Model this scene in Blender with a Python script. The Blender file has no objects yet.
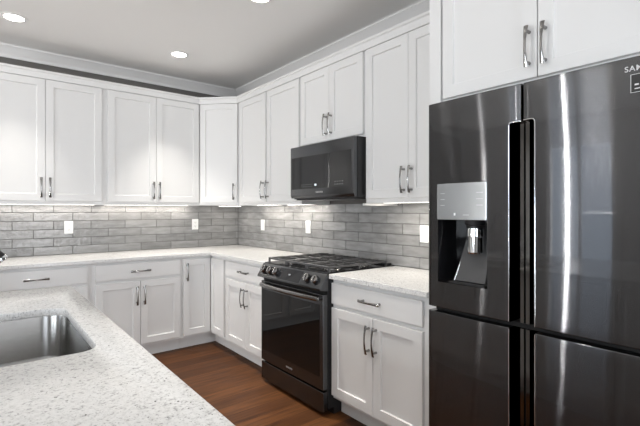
import bpy, bmesh, math, random
from mathutils import Vector, Matrix
random.seed(7)
sc = bpy.context.scene
COL = sc.collection
PI = math.pi

# ---------------------------------------------------------------- camera
cam_data = bpy.data.cameras.new('camera')
cam = bpy.data.objects.new('camera', cam_data)
COL.objects.link(cam)
cam.location = (-2.3833, -4.5248, 1.3239)
cam.rotation_euler = (PI / 2, 0, -0.6772)
cam_data.sensor_width = 36
cam_data.lens = 420.39 * 36 / 640
cam_data.shift_y = -2.74 / 640
cam_data.clip_start = 0.05
sc.camera = cam

# ---------------------------------------------------------------- world, daylight, exposure
sc.view_settings.view_transform = 'Standard'
sc.view_settings.look = 'None'
sc.view_settings.gamma = 1
sc.view_settings.use_curve_mapping = False
sc.view_settings.exposure = -0.08
world = bpy.data.worlds.new('sky')
sc.world = world
world.use_nodes = True
bg = world.node_tree.nodes['Background']
bg.inputs['Color'].default_value = (0.72, 0.84, 1.0, 1)
bg.inputs['Strength'].default_value = 2.6


def area(name, loc, rot, sx, sy, power, color=(1, 1, 1), spread=PI):
    l = bpy.data.lights.new(name, 'AREA')
    l.shape = 'RECTANGLE'
    l.size, l.size_y = sx, sy
    l.energy = power
    l.color = color
    l.spread = spread
    o = bpy.data.objects.new(name, l)
    COL.objects.link(o)
    o.location = loc
    o.rotation_euler = rot
    return o


# daylight, and two added streak strips, standing just outside the panes of the windows (room spans x -6..0, y -7.6..0)
area('streak_strip_slit', (-6.22, -0.66, 1.2), (0, -PI / 2, 0), 2.2, 0.03, 45, (1.0, 0.98, 0.95))  # added strip, shaped for a narrow streak reflected in the refrigerator
area('streak_strip_door', (-6.22, -1.68, 1.2), (0, -PI / 2, 0), 2.2, 0.03, 45, (1.0, 0.98, 0.95))  # added strip behind a door pane for the other refrigerator streak
area('daylight_left_window', (-6.22, -4.9, 1.55), (0, -PI / 2, 0), 1.5, 2.2, 84, (0.90, 0.96, 1.0))
area('daylight_front_door', (-1.35, -7.82, 1.2), (PI / 2, 0, 0), 1.1, 2.2, 80, (0.97, 0.98, 1.0))
area('daylight_front_window', (-4.2, -7.82, 1.5), (PI / 2, 0, 0), 1.8, 1.7, 25, (0.97, 0.98, 1.0))

# added fill light with no fixture, aimed up to bounce off the ceiling
area('ceiling_bounce_fill', (-3.7, -3.1, 1.3), (PI, 0, 0), 0.35, 0.35, 40, (1.0, 0.97, 0.93))

DOWNLIGHT_W = 6.5
UNDERCAB_W = 2.9

# ---------------------------------------------------------------- materials


def mat(name, color=(0.8, 0.8, 0.8), rough=0.5, metal=0.0, spec=0.5, emit=None, aniso=0.0, coat=0.0):
    m = bpy.data.materials.new(name)
    m.use_nodes = True
    b = m.node_tree.nodes['Principled BSDF']
    b.inputs['Base Color'].default_value = (*color, 1)
    b.inputs['Roughness'].default_value = rough
    b.inputs['Metallic'].default_value = metal
    b.inputs['Specular IOR Level'].default_value = spec
    b.inputs['Anisotropic'].default_value = aniso
    b.inputs['Anisotropic Rotation'].default_value = 0.25
    b.inputs['Coat Weight'].default_value = coat
    if emit:
        b.inputs['Emission Color'].default_value = (*emit[0], 1)
        b.inputs['Emission Strength'].default_value = emit[1]
    return m


def nodes(m):
    nt = m.node_tree
    return nt, nt.nodes, nt.links, nt.nodes['Principled BSDF']


def add(nt, kind, **kw):
    n = nt.nodes.new(kind)
    for k, v in kw.items():
        if k in n.inputs:
            n.inputs[k].default_value = v
        else:
            setattr(n, k, v)
    return n


def ramp(nt, stops):
    r = nt.nodes.new('ShaderNodeValToRGB')
    e = r.color_ramp.elements
    while len(e) < len(stops):
        e.new(0.5)
    for el, (p, c) in zip(e, stops):
        el.position = p
        el.color = (*c, 1)
    return r


def soft_bump(m, scale, strength, dist=0.002, detail=2.0):
    nt, N, L, b = nodes(m)
    tc = add(nt, 'ShaderNodeTexCoord')
    n = add(nt, 'ShaderNodeTexNoise', Scale=scale, Detail=detail)
    bp = add(nt, 'ShaderNodeBump', Strength=strength, Distance=dist)
    L.new(tc.outputs['Object'], n.inputs['Vector'])
    L.new(n.outputs['Fac'], bp.inputs['Height'])
    L.new(bp.outputs['Normal'], b.inputs['Normal'])


M_CAB = mat('cabinet_white_paint', (0.74, 0.737, 0.73), 0.38)
M_TRIM = mat('trim_white_paint', (0.78, 0.77, 0.76), 0.45)
M_CEIL = mat('ceiling_paint', (0.80, 0.792, 0.778), 0.8)
soft_bump(M_CEIL, 60, 0.05)
M_WALL = mat('wall_greige_shaded', (0.15, 0.142, 0.132), 0.7)  # greige darkened: shade between cabinet tops and ceiling is put into it
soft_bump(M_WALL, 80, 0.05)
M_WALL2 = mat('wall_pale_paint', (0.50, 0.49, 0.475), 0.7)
soft_bump(M_WALL2, 80, 0.05)
M_CHROME = mat('brushed_nickel', (0.30, 0.295, 0.29), 0.14, 1.0)
M_TRIMCHROME = mat('polished_chrome', (0.85, 0.86, 0.87), 0.08, 1.0)
M_BLKGLOSS = mat('black_gloss', (0.008, 0.008, 0.009), 0.06)
M_BLKSATIN = mat('black_satin', (0.012, 0.012, 0.013), 0.35)
M_BLKGLASS = mat('oven_glass', (0.006, 0.006, 0.006), 0.03, 0, 0.4)
M_MWGLASS = mat('smoked_glass', (0.012, 0.012, 0.012), 0.06, 0, 0.5)
M_GAP = mat('gap_black', (0.004, 0.004, 0.004), 0.8)
M_IRON = mat('cast_iron', (0.06, 0.06, 0.062), 0.30)
soft_bump(M_IRON, 300, 0.3, 0.0008)
M_PLATE = mat('outlet_plastic', (0.86, 0.86, 0.85), 0.3)
M_SLOT = mat('outlet_slot', (0.08, 0.08, 0.08), 0.6)
M_LENS = mat('lamp_lens', (0.9, 0.9, 0.9), 0.5, emit=((1.0, 0.97, 0.92), 14.0))
M_LED = mat('led_diffuser', (0.9, 0.9, 0.9), 0.5, emit=((1.0, 0.95, 0.88), 5.0))
M_CLOCK = mat('lit_clock', (0.1, 0.1, 0.1), 0.4, emit=((0.85, 0.92, 1.0), 1.2))
M_GREY = mat('grey_print', (0.30, 0.30, 0.31), 0.5)
M_LOGO = mat('logo_print', (0.55, 0.55, 0.56), 0.35, 0.5)
M_STICKER = mat('sticker_black', (0.01, 0.01, 0.01), 0.3)
M_WHITEPRINT = mat('white_print', (0.75, 0.75, 0.75), 0.5)


def brushed(name, color, rough, aniso, vertical=True, bump=0.02):
    """brushed metal, grain along z (vertical) or along the horizontal"""
    m = mat(name, color, rough, 1.0, aniso=aniso)
    nt, N, L, b = nodes(m)
    tc = add(nt, 'ShaderNodeTexCoord')
    mp = add(nt, 'ShaderNodeMapping')
    mp.inputs['Scale'].default_value = (900, 900, 3) if vertical else (4, 4, 900)
    n = add(nt, 'ShaderNodeTexNoise', Scale=1.0, Detail=2.0)
    bp = add(nt, 'ShaderNodeBump', Strength=bump, Distance=0.001)
    L.new(tc.outputs['Object'], mp.inputs['Vector'])
    L.new(mp.outputs['Vector'], n.inputs['Vector'])
    L.new(n.outputs['Fac'], bp.inputs['Height'])
    L.new(bp.outputs['Normal'], b.inputs['Normal'])
    t = add(nt, 'ShaderNodeTangent', direction_type='RADIAL', axis='Z')
    L.new(t.outputs['Tangent'], b.inputs['Tangent'])
    return m




def black_stainless():
    """fine horizontal brushing (micro-grooves that tilt the normal up and down only) under a thin clear coat"""
    m = mat('black_stainless', (0.100, 0.102, 0.107), 0.05, 1.0, coat=0.6)
    nt, N, L, b = nodes(m)
    b.inputs['Coat Roughness'].default_value = 0.04
    geo = add(nt, 'ShaderNodeNewGeometry')
    last = None
    for k in range(3):
        off = add(nt, 'ShaderNodeVectorMath', operation='ADD')
        off.inputs[1].default_value = (k * 3.17, k * 1.31, k * 7.7)
        wn = add(nt, 'ShaderNodeTexWhiteNoise', noise_dimensions='3D')
        L.new(geo.outputs['Position'], off.inputs[0])
        L.new(off.outputs[0], wn.inputs['Vector'])
        if last is None:
            last = wn.outputs['Value']
        else:
            ad = add(nt, 'ShaderNodeMath', operation='ADD')
            L.new(last, ad.inputs[0])
            L.new(wn.outputs['Value'], ad.inputs[1])
            last = ad.outputs[0]
    ma = add(nt, 'ShaderNodeMath', operation='MULTIPLY_ADD')
    ma.inputs[1].default_value = 0.34
    ma.inputs[2].default_value = -0.51
    L.new(last, ma.inputs[0])
    cb = add(nt, 'ShaderNodeCombineXYZ')
    L.new(ma.outputs[0], cb.inputs['Z'])
    sm = add(nt, 'ShaderNodeVectorMath', operation='ADD')
    L.new(geo.outputs['Normal'], sm.inputs[0])
    L.new(cb.outputs[0], sm.inputs[1])
    nm = add(nt, 'ShaderNodeVectorMath', operation='NORMALIZE')
    L.new(sm.outputs[0], nm.inputs[0])
    L.new(nm.outputs[0], b.inputs['Normal'])
    return m


M_FRIDGE = black_stainless()
M_DARKSTEEL = brushed('dark_stainless', (0.120, 0.123, 0.128), 0.26, 0.5, False, 0.02)
M_STEEL = brushed('sink_steel', (0.40, 0.395, 0.385), 0.24, 0.5, False, 0.03)
M_HANDLE = mat('range_handle_metal', (0.30, 0.295, 0.29), 0.22, 1.0)
M_GRIP = mat('grip_dark_metal', (0.16, 0.155, 0.15), 0.08, 1.0)
M_PANEL = mat('dispenser_panel', (0.52, 0.545, 0.56), 0.18, 0.7)


def quartz():
    m = mat('white_quartz', (0.8, 0.8, 0.78), 0.22)
    nt, N, L, b = nodes(m)
    tc = add(nt, 'ShaderNodeTexCoord')
    # pale mottling
    n0 = add(nt, 'ShaderNodeTexNoise', Scale=110.0, Detail=4.0, Roughness=0.6)
    r0 = ramp(nt, [(0.36, (0.60, 0.597, 0.59)), (0.56, (0.735, 0.732, 0.722))])
    L.new(tc.outputs['Object'], n0.inputs['Vector'])
    L.new(n0.outputs['Fac'], r0.inputs['Fac'])
    last = r0.outputs['Color']
    for scale, thr, soft, col, off in ((110, 0.315, 0.05, (0.40, 0.398, 0.394), 0), (190, 0.325, 0.05, (0.43, 0.427, 0.422), 13), (95, 0.265, 0.035, (0.10, 0.098, 0.095), 31)):
        mp = add(nt, 'ShaderNodeMapping')
        mp.inputs['Location'].default_value = (off, off * 0.7, off * 0.3)
        nn = add(nt, 'ShaderNodeTexNoise', Scale=float(scale), Detail=2.0, Roughness=0.5)
        rr = ramp(nt, [(thr, (1, 1, 1)), (thr + soft, (0, 0, 0))])
        mx = add(nt, 'ShaderNodeMix', data_type='RGBA')
        L.new(tc.outputs['Object'], mp.inputs['Vector'])
        L.new(mp.outputs['Vector'], nn.inputs['Vector'])
        L.new(nn.outputs['Fac'], rr.inputs['Fac'])
        L.new(rr.outputs['Color'], mx.inputs[0])
        L.new(last, mx.inputs[6])
        mx.inputs[7].default_value = (*col, 1)
        last = mx.outputs[2]
    L.new(last, b.inputs['Base Color'])
    return m


M_QUARTZ = quartz()


def tile_mat():
    m = mat('glazed_grey_tile', (0.4, 0.39, 0.38), 0.06, spec=0.3)
    nt, N, L, b = nodes(m)
    tc = add(nt, 'ShaderNodeTexCoord')
    geo = add(nt, 'ShaderNodeNewGeometry')
    r = ramp(nt, [(0.0, (0.235, 0.234, 0.232)), (0.5, (0.268, 0.267, 0.265)), (1.0, (0.305, 0.304, 0.302))])
    L.new(geo.outputs['Random Per Island'], r.inputs['Fac'])
    mp = add(nt, 'ShaderNodeMapping')
    mp.inputs['Scale'].default_value = (0.55, 0.55, 2.4)
    n = add(nt, 'ShaderNodeTexNoise', Scale=13.0, Detail=3.0)
    rn = ramp(nt, [(0.34, (0.90, 0.90, 0.90)), (0.70, (1.22, 1.22, 1.22))])
    mx = add(nt, 'ShaderNodeMix', data_type='RGBA', blend_type='MULTIPLY')
    mx.inputs[0].default_value = 1.0
    L.new(tc.outputs['Object'], mp.inputs['Vector'])
    L.new(mp.outputs['Vector'], n.inputs['Vector'])
    L.new(n.outputs['Fac'], rn.inputs['Fac'])
    L.new(r.outputs['Color'], mx.inputs[6])
    L.new(rn.outputs['Color'], mx.inputs[7])
    L.new(mx.outputs[2], b.inputs['Base Color'])
    n2 = add(nt, 'ShaderNodeTexNoise', Scale=30.0, Detail=2.5)
    bp = add(nt, 'ShaderNodeBump', Strength=0.8, Distance=0.006)
    L.new(tc.outputs['Object'], n2.inputs['Vector'])
    L.new(n2.outputs['Fac'], bp.inputs['Height'])
    L.new(bp.outputs['Normal'], b.inputs['Normal'])
    return m


M_TILE = tile_mat()
M_GROUT = mat('grout', (0.12, 0.118, 0.115), 0.9)


def wood():
    m = mat('oak_floor', (0.2, 0.1, 0.05), 0.48, spec=0.18)
    nt, N, L, b = nodes(m)
    tc = add(nt, 'ShaderNodeTexCoord')
    br = add(nt, 'ShaderNodeTexBrick', offset=0.37, offset_frequency=2)
    br.inputs['Scale'].default_value = 1.0
    br.inputs['Brick Width'].default_value = 1.25
    br.inputs['Row Height'].default_value = 0.128
    br.inputs['Mortar Size'].default_value = 0.0014
    br.inputs['Bias'].default_value = 0.0
    br.inputs['Color1'].default_value = (0, 0, 0, 1)
    br.inputs['Color2'].default_value = (1, 1, 1, 1)
    br.inputs['Mortar'].default_value = (0.5, 0.5, 0.5, 1)
    L.new(tc.outputs['Object'], br.inputs['Vector'])
    tone = ramp(nt, [(0.0, (0.050, 0.0185, 0.0065)), (0.5, (0.078, 0.0295, 0.0100)), (1.0, (0.114, 0.0445, 0.0150))])
    L.new(br.outputs['Color'], tone.inputs['Fac'])
    mp = add(nt, 'ShaderNodeMapping')
    mp.inputs['Scale'].default_value = (1.3, 15, 1)
    g = add(nt, 'ShaderNodeTexNoise', Scale=2.2, Detail=6.0, Roughness=0.62, Distortion=0.6)
    L.new(tc.outputs['Object'], mp.inputs['Vector'])
    L.new(mp.outputs['Vector'], g.inputs['Vector'])
    rg = ramp(nt, [(0.28, (0.45, 0.43, 0.41)), (0.50, (1.0, 1.0, 1.0)), (0.72, (1.45, 1.42, 1.36))])
    L.new(g.outputs['Fac'], rg.inputs['Fac'])
    mx = add(nt, 'ShaderNodeMix', data_type='RGBA', blend_type='MULTIPLY')
    mx.inputs[0].default_value = 1.0
    L.new(tone.outputs['Color'], mx.inputs[6])
    L.new(rg.outputs['Color'], mx.inputs[7])
    mx2 = add(nt, 'ShaderNodeMix', data_type='RGBA')
    L.new(br.outputs['Fac'], mx2.inputs[0])
    L.new(mx.outputs[2], mx2.inputs[6])
    mx2.inputs[7].default_value = (0.02, 0.009, 0.004, 1)
    L.new(mx2.outputs[2], b.inputs['Base Color'])
    bp = add(nt, 'ShaderNodeBump', Strength=0.12, Distance=0.002)
    L.new(g.outputs['Fac'], bp.inputs['Height'])
    L.new(bp.outputs['Normal'], b.inputs['Normal'])
    return m


M_WOOD = wood()


def glass_pane():
    m = bpy.data.materials.new('window_glass')
    m.use_nodes = True
    nt = m.node_tree
    nt.nodes.clear()
    out = nt.nodes.new('ShaderNodeOutputMaterial')
    mix = nt.nodes.new('ShaderNodeMixShader')
    tr = nt.nodes.new('ShaderNodeBsdfTransparent')
    gl = nt.nodes.new('ShaderNodeBsdfGlossy')
    gl.inputs['Roughness'].default_value = 0.02
    fr = nt.nodes.new('ShaderNodeFresnel')
    nt.links.new(fr.outputs[0], mix.inputs[0])
    nt.links.new(tr.outputs[0], mix.inputs[1])
    nt.links.new(gl.outputs[0], mix.inputs[2])
    nt.links.new(mix.outputs[0], out.inputs[0])
    return m


M_GLASS = glass_pane()

# ---------------------------------------------------------------- mesh helpers


def link(name, me, m, parent=None, loc=(0, 0, 0), rot=(0, 0, 0)):
    o = bpy.data.objects.new(name, me)
    COL.objects.link(o)
    if m is not None and len(me.materials) == 0:
        me.materials.append(m)
    o.parent = parent
    o.location = loc
    o.rotation_euler = rot
    return o


def obj(name, bm, m, parent=None, loc=(0, 0, 0), rot=(0, 0, 0), smooth=False, recalc=True):
    if recalc:
        bmesh.ops.recalc_face_normals(bm, faces=bm.faces[:])
    me = bpy.data.meshes.new(name)
    bm.to_mesh(me)
    bm.free()
    if smooth:
        me.shade_smooth()
        me.set_sharp_from_angle(angle=math.radians(smooth if smooth is not True else 40))
    return link(name, me, m, parent, loc, rot)


def tag(o, label, cat, group=None):
    o['label'] = label
    o['category'] = cat
    if group:
        o['group'] = group
    return o


def thing(name, label, cat, loc=(0, 0, 0), rz=0.0, group=None):
    o = bpy.data.objects.new(name, None)
    o.empty_display_size = 0.1
    COL.objects.link(o)
    o.location = loc
    o.rotation_euler = (0, 0, rz)
    return tag(o, label, cat, group)


def struct(o, label=None):
    o['kind'] = 'structure'
    if label:
        o['label'] = label
    return o


def merge(bm, other):
    me = bpy.data.meshes.new('tmp')
    other.to_mesh(me)
    other.free()
    bm.from_mesh(me)
    bpy.data.meshes.remove(me)


def box(bm, x0, x1, y0, y1, z0, z1, bev=0.0, seg=2):
    b = bmesh.new()
    bmesh.ops.create_cube(b, size=1)
    for v in b.verts:
        v.co = Vector(((x0 + x1) / 2 + v.co.x * (x1 - x0), (y0 + y1) / 2 + v.co.y * (y1 - y0), (z0 + z1) / 2 + v.co.z * (z1 - z0)))
    if bev > 0:
        bmesh.ops.bevel(b, geom=b.edges[:], offset=bev, segments=seg, profile=0.5, affect='EDGES')
    merge(bm, b)
    return bm


def boxes(*args):
    bm = bmesh.new()
    for a in args:
        box(bm, *a)
    return bm


def prism(bm, poly, z0, z1, bev=0.0):
    """polygon in plan extruded between two heights"""
    b = bmesh.new()
    lo = [b.verts.new((x, y, z0)) for x, y in poly]
    hi = [b.verts.new((x, y, z1)) for x, y in poly]
    n = len(poly)
    b.faces.new(lo[::-1])
    b.faces.new(hi)
    for i in range(n):
        b.faces.new((lo[i], lo[(i + 1) % n], hi[(i + 1) % n], hi[i]))
    bmesh.ops.recalc_face_normals(b, faces=b.faces[:])
    if bev:
        bmesh.ops.bevel(b, geom=b.edges[:], offset=bev, segments=2, profile=0.5, affect='EDGES')
    merge(bm, b)
    return bm


def extrude_x(bm, poly, x0, x1, bev=0.0):
    """polygon in (y, z) extruded along x"""
    b = bmesh.new()
    lo = [b.verts.new((x0, y, z)) for y, z in poly]
    hi = [b.verts.new((x1, y, z)) for y, z in poly]
    n = len(poly)
    b.faces.new(lo[::-1])
    b.faces.new(hi)
    for i in range(n):
        b.faces.new((lo[i], lo[(i + 1) % n], hi[(i + 1) % n], hi[i]))
    bmesh.ops.recalc_face_normals(b, faces=b.faces[:])
    if bev:
        bmesh.ops.bevel(b, geom=b.edges[:], offset=bev, segments=2, profile=0.5, affect='EDGES')
    merge(bm, b)
    return bm


def cyl(bm, p0, p1, r0, r1=None, seg=24, cap=True):
    r1 = r0 if r1 is None else r1
    sweep(bm, [p0, p1], [(r0, r0), (r1, r1)], seg, cap)
    return bm


def sweep(bm, pts, radii, seg=12, cap=True, side=None):
    """tube of elliptical rings (ra along 'side', rb across) through the points"""
    P = [Vector(p) for p in pts]
    rings = []
    prev = None
    for i, p in enumerate(P):
        t = (P[min(i + 1, len(P) - 1)] - P[max(i - 1, 0)]).normalized()
        if side is not None:
            u = (Vector(side) - t * t.dot(Vector(side))).normalized()
        elif prev is None:
            a = Vector((0, 0, 1)) if abs(t.z) < 0.9 else Vector((1, 0, 0))
            u = (a - t * t.dot(a)).normalized()
        else:
            u = (prev - t * t.dot(prev)).normalized()
        prev = u
        w = t.cross(u)
        ra, rb = radii[i] if isinstance(radii[i], (tuple, list)) else (radii[i], radii[i])
        rings.append([bm.verts.new(p + u * ra * math.cos(2 * PI * k / seg) + w * rb * math.sin(2 * PI * k / seg)) for k in range(seg)])
    for a, b in zip(rings, rings[1:]):
        for k in range(seg):
            bm.faces.new((a[k], a[(k + 1) % seg], b[(k + 1) % seg], b[k]))
    if cap:
        bm.faces.new(rings[0][::-1])
        bm.faces.new(rings[-1])
    return bm


def lathe(bm, prof, centre=(0, 0, 0), seg=32):
    """profile of (radius, z) turned about a vertical axis"""
    c = Vector(centre)
    rings = []
    for r, z in prof:
        if r < 1e-6:
            rings.append([bm.verts.new(c + Vector((0, 0, z)))])
        else:
            rings.append([bm.verts.new(c + Vector((r * math.cos(2 * PI * k / seg), r * math.sin(2 * PI * k / seg), z))) for k in range(seg)])
    for a, b in zip(rings, rings[1:]):
        for k in range(seg):
            k2 = (k + 1) % seg
            if len(a) == 1 and len(b) == 1:
                continue
            if len(a) == 1:
                bm.faces.new((a[0], b[k2], b[k]))
            elif len(b) == 1:
                bm.faces.new((a[k], a[k2], b[0]))
            else:
                bm.faces.new((a[k], a[k2], b[k2], b[k]))
    return bm


def cells(us, vs, mask, front, back, axis='y'):
    """closed slab of grid cells: u is along x (axis 'y') or y (axis 'x'); v is z; front(u, v), back give the depth"""
    bm = bmesh.new()
    cache = {}

    def V(i, j, s):
        k = (i, j, s)
        if k not in cache:
            d = front(us[i], vs[j]) if s == 0 else back
            cache[k] = bm.verts.new((us[i], d, vs[j]) if axis == 'y' else (d, us[i], vs[j]))
        return cache[k]
    nu, nv = len(us) - 1, len(vs) - 1
    on = [[mask((us[i] + us[i + 1]) / 2, (vs[j] + vs[j + 1]) / 2) for j in range(nv)] for i in range(nu)]
    for i in range(nu):
        for j in range(nv):
            if not on[i][j]:
                continue
            for s in (0, 1):
                bm.faces.new((V(i, j, s), V(i + 1, j, s), V(i + 1, j + 1, s), V(i, j + 1, s)))
            for (di, dj, a, b) in ((-1, 0, (i, j), (i, j + 1)), (1, 0, (i + 1, j), (i + 1, j + 1)), (0, -1, (i, j), (i + 1, j)), (0, 1, (i, j + 1), (i + 1, j + 1))):
                ii, jj = i + di, j + dj
                if not (0 <= ii < nu and 0 <= jj < nv and on[ii][jj]):
                    bm.faces.new((V(*a, 0), V(*b, 0), V(*b, 1), V(*a, 1)))
    return bm


def mould(bm, path, prof, out):
    """mitred moulding: profile of (distance out from the path, z) swept along a plan path; out = +1 to the right of travel"""
    P = [Vector((x, y)) for x, y in path]
    n = len(P)
    dirs = [(P[i + 1] - P[i]).normalized() for i in range(n - 1)]
    offs = []
    for i in range(n):
        ns = []
        if i > 0:
            d = dirs[i - 1]
            ns.append(Vector((d.y, -d.x)) * out)
        if i < n - 1:
            d = dirs[i]
            ns.append(Vector((d.y, -d.x)) * out)
        if len(ns) == 2:
            m_ = (ns[0] + ns[1]).normalized()
            m_ = m_ / m_.dot(ns[0])
        else:
            m_ = ns[0]
        offs.append(m_)
    rings = [[bm.verts.new((*(P[i] + offs[i] * d), z)) for d, z in prof] for i in range(n)]
    k = len(prof)
    for a, b in zip(rings, rings[1:]):
        for j in range(k):
            bm.faces.new((a[j], a[(j + 1) % k], b[(j + 1) % k], b[j]))
    bm.faces.new(rings[0][::-1])
    bm.faces.new(rings[-1])
    return bm


def text_mesh(body, height, depth=0.0004):
    cu = bpy.data.curves.new('lettering', 'FONT')
    cu.body = body
    cu.size = height / 0.7
    cu.extrude = depth
    cu.space_character = 1.12
    cu.offset = height * 0.015
    o = bpy.data.objects.new('lettering', cu)
    COL.objects.link(o)
    bpy.context.view_layer.update()
    dg = bpy.context.evaluated_depsgraph_get()
    me = bpy.data.meshes.new_from_object(o.evaluated_get(dg))
    bpy.data.objects.remove(o)
    bpy.data.curves.remove(cu)
    return me


# ---------------------------------------------------------------- room shell
RX0, RY0, H = -6.0, -7.6, 2.74
W = 0.012                      # inner face of the two kitchen walls behind the 12 mm tile
struct(obj('floor', boxes((RX0 - 0.2, 0.2, RY0 - 0.2, 0.2, -0.1, 0.0)), M_WOOD), 'brown oak plank floor')
struct(obj('ceiling', boxes((RX0 - 0.2, 0.2, RY0 - 0.2, 0.2, H, H + 0.1)), M_CEIL), 'off-white painted ceiling')
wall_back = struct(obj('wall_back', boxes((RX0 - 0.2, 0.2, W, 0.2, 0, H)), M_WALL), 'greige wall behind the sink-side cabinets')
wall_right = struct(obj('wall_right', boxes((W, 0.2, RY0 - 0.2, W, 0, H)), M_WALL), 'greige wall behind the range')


def holes(us, vs, rects, d0, d1, axis):
    U = sorted(set(us + [r[0] for r in rects] + [r[1] for r in rects]))
    V = sorted(set(vs + [r[2] for r in rects] + [r[3] for r in rects]))
    return cells(U, V, lambda u, v: not any(r[0] < u < r[1] and r[2] < v < r[3] for r in rects), lambda u, v: d0, d1, axis)


L_OPEN = [(-2.66, -1.33, 0.06, 2.35), (-6.0, -3.8, 0.8, 2.3), (-0.72, -0.60, 0.06, 2.35)]
F_OPEN = [(-5.1, -3.3, 0.65, 2.35), (-1.9, -0.8, 0.06, 2.35)]
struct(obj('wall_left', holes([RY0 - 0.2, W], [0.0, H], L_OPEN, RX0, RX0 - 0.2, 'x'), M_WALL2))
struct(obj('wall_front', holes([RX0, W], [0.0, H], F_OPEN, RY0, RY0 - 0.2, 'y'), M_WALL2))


def window(name, r, d, axis, nu, nv):
    u0, u1, v0, v1 = r
    bm = bmesh.new()
    s = 1 if axis == 'x' else 1

    def bar(a0, a1, b0, b1, t):
        if axis == 'x':
            box(bm, d - t, d, a0, a1, b0, b1)
        else:
            box(bm, a0, a1, d - t, d, b0, b1)
    f = 0.06 if u1 - u0 > 0.3 else 0.012
    bar(u0, u0 + f, v0, v1, 0.08); bar(u1 - f, u1, v0, v1, 0.08)
    bar(u0 + f, u1 - f, v0, v0 + f, 0.08); bar(u0 + f, u1 - f, v1 - f, v1, 0.08)
    for k in range(1, nu):
        u = u0 + (u1 - u0) * k / nu
        bar(u - 0.025, u + 0.025, v0 + f, v1 - f, 0.06)
    for k in range(1, nv):
        v = v0 + (v1 - v0) * k / nv
        bar(u0 + f, u1 - f, v - 0.018, v + 0.018, 0.04)
    w = struct(obj(name, bm, M_TRIM))
    b2 = bmesh.new()
    t = d - 0.03
    vs = [(u0, v0), (u1, v0), (u1, v1), (u0, v1)]
    b2.faces.new([b2.verts.new((t, a, b) if axis == 'x' else (a, t, b)) for a, b in vs])
    obj('glass', b2, M_GLASS, w)
    return w


window('door_1', L_OPEN[0], RX0 - 0.05, 'x', 2, 1)
window('window_1', L_OPEN[1], RX0 - 0.05, 'x', 2, 1)
window('added_streak_slit', L_OPEN[2], RX0 - 0.05, 'x', 1, 1)  # added slit opening, put in for the reflected streak
window('window_2', F_OPEN[0], RY0 - 0.05, 'y', 2, 2)
window('door_2', F_OPEN[1], RY0 - 0.05, 'y', 1, 1)

# ceiling crown moulding, one mitred run round the kitchen corner
crown_prof = [(0.0, H - 0.095), (0.012, H - 0.095), (0.016, H - 0.078), (0.030, H - 0.062), (0.052, H - 0.040), (0.070, H - 0.022), (0.086, H - 0.014), (0.086, H - 0.004), (0.096, H - 0.003), (0.096, H - 0.0005), (0.0, H - 0.0005)]
bm = bmesh.new()
mould(bm, [(RX0, W - 0.001), (W - 0.001, W - 0.001), (W - 0.001, RY0)], crown_prof, 1)
struct(obj('trim_1', bm, M_TRIM, smooth=30), 'white crown moulding at the ceiling')

# tile backsplash, a child of the wall it is laid on
TP, RP, G = 0.3065, 0.0775, 0.0042


def tiles(us_min, us_max, joint_odd, z0, rows, place, inner=None):
    bm = bmesh.new()
    rnd = random.Random(3)
    for r in range(rows):
        j0 = joint_odd if r % 2 else joint_odd - TP / 2
        a, b = z0 + r * RP + G / 2, z0 + (r + 1) * RP - G / 2
        k = math.ceil((us_max - j0) / TP) + 1
        u = j0 + k * TP
        while u > us_min - TP:
            lo, hi = max(u - TP + G / 2, us_min), min(u - G / 2, us_max)
            u -= TP
            if hi - lo < 0.012:
                continue
            c = 0.0022
            e = [rnd.uniform(-0.0009, 0.0009) for _ in range(4)]
            back = [(lo, a), (hi, a), (hi, b), (lo, b)]
            frnt = [(lo + c, a + c), (hi - c, a + c), (hi - c, b - c), (lo + c, b - c)]
            vb = [bm.verts.new(place(p, q, 0.0105)) for p, q in back]
            vm = [bm.verts.new(place(p, q, 0.0022 + e[i])) for i, (p, q) in enumerate(back)]
            vf = [bm.verts.new(place(p, q, 0.0 + e[i])) for i, (p, q) in enumerate(frnt)]
            bm.faces.new(vf)
            for i in range(4):
                i2 = (i + 1) % 4
                bm.faces.new((vm[i], vm[i2], vf[i2], vf[i]))
                bm.faces.new((vb[i], vb[i2], vm[i2], vm[i]))
    return bm


obj('tile_backsplash', tiles(-2.60, -0.001, -0.034, 0.9145, 6, lambda u, z, d: (u, d, z)), M_TILE, wall_back)
obj('tile_backsplash', tiles(-3.24, -0.001, -0.0655, 0.9145, 6, lambda u, z, d: (d, u, z)), M_TILE, wall_right)
obj('grout', boxes((-2.60, 0.011, 0.0055, 0.0119, 0.9145, 1.38)), M_GROUT, wall_back)
obj('grout', boxes((0.0055, 0.0119, -3.24, 0.005, 0.9145, 1.38)), M_GROUT, wall_right)

# ---------------------------------------------------------------- cabinets (local frame: width +x, front -y, z up)
RB = -PI / 2                  # facing of the right-hand run


def shaker_mesh(w, h, t=0.020, fr=0.058, rec=0.0105, ch=0.0045, bev=0.0022):
    bm = bmesh.new()

    def ring(x0, x1, z0, z1, y):
        return [bm.verts.new(p) for p in ((x0, y, z0), (x1, y, z0), (x1, y, z1), (x0, y, z1))]
    R = [ring(0, w, 0, h, 0), ring(0, w, 0, h, -t + bev), ring(bev, w - bev, bev, h - bev, -t),
         ring(fr, w - fr, fr, h - fr, -t), ring(fr + ch * 0.35, w - fr - ch * 0.35, fr + ch * 0.35, h - fr - ch * 0.35, -t + rec * 0.75),
         ring(fr + ch, w - fr - ch, fr + ch, h - fr - ch, -t + rec)]
    bm.faces.new(R[0])
    bm.faces.new(R[-1])
    for a, b in zip(R, R[1:]):
        for i in range(4):
            bm.faces.new((a[i], a[(i + 1) % 4], b[(i + 1) % 4], b[i]))
    return bm


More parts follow.
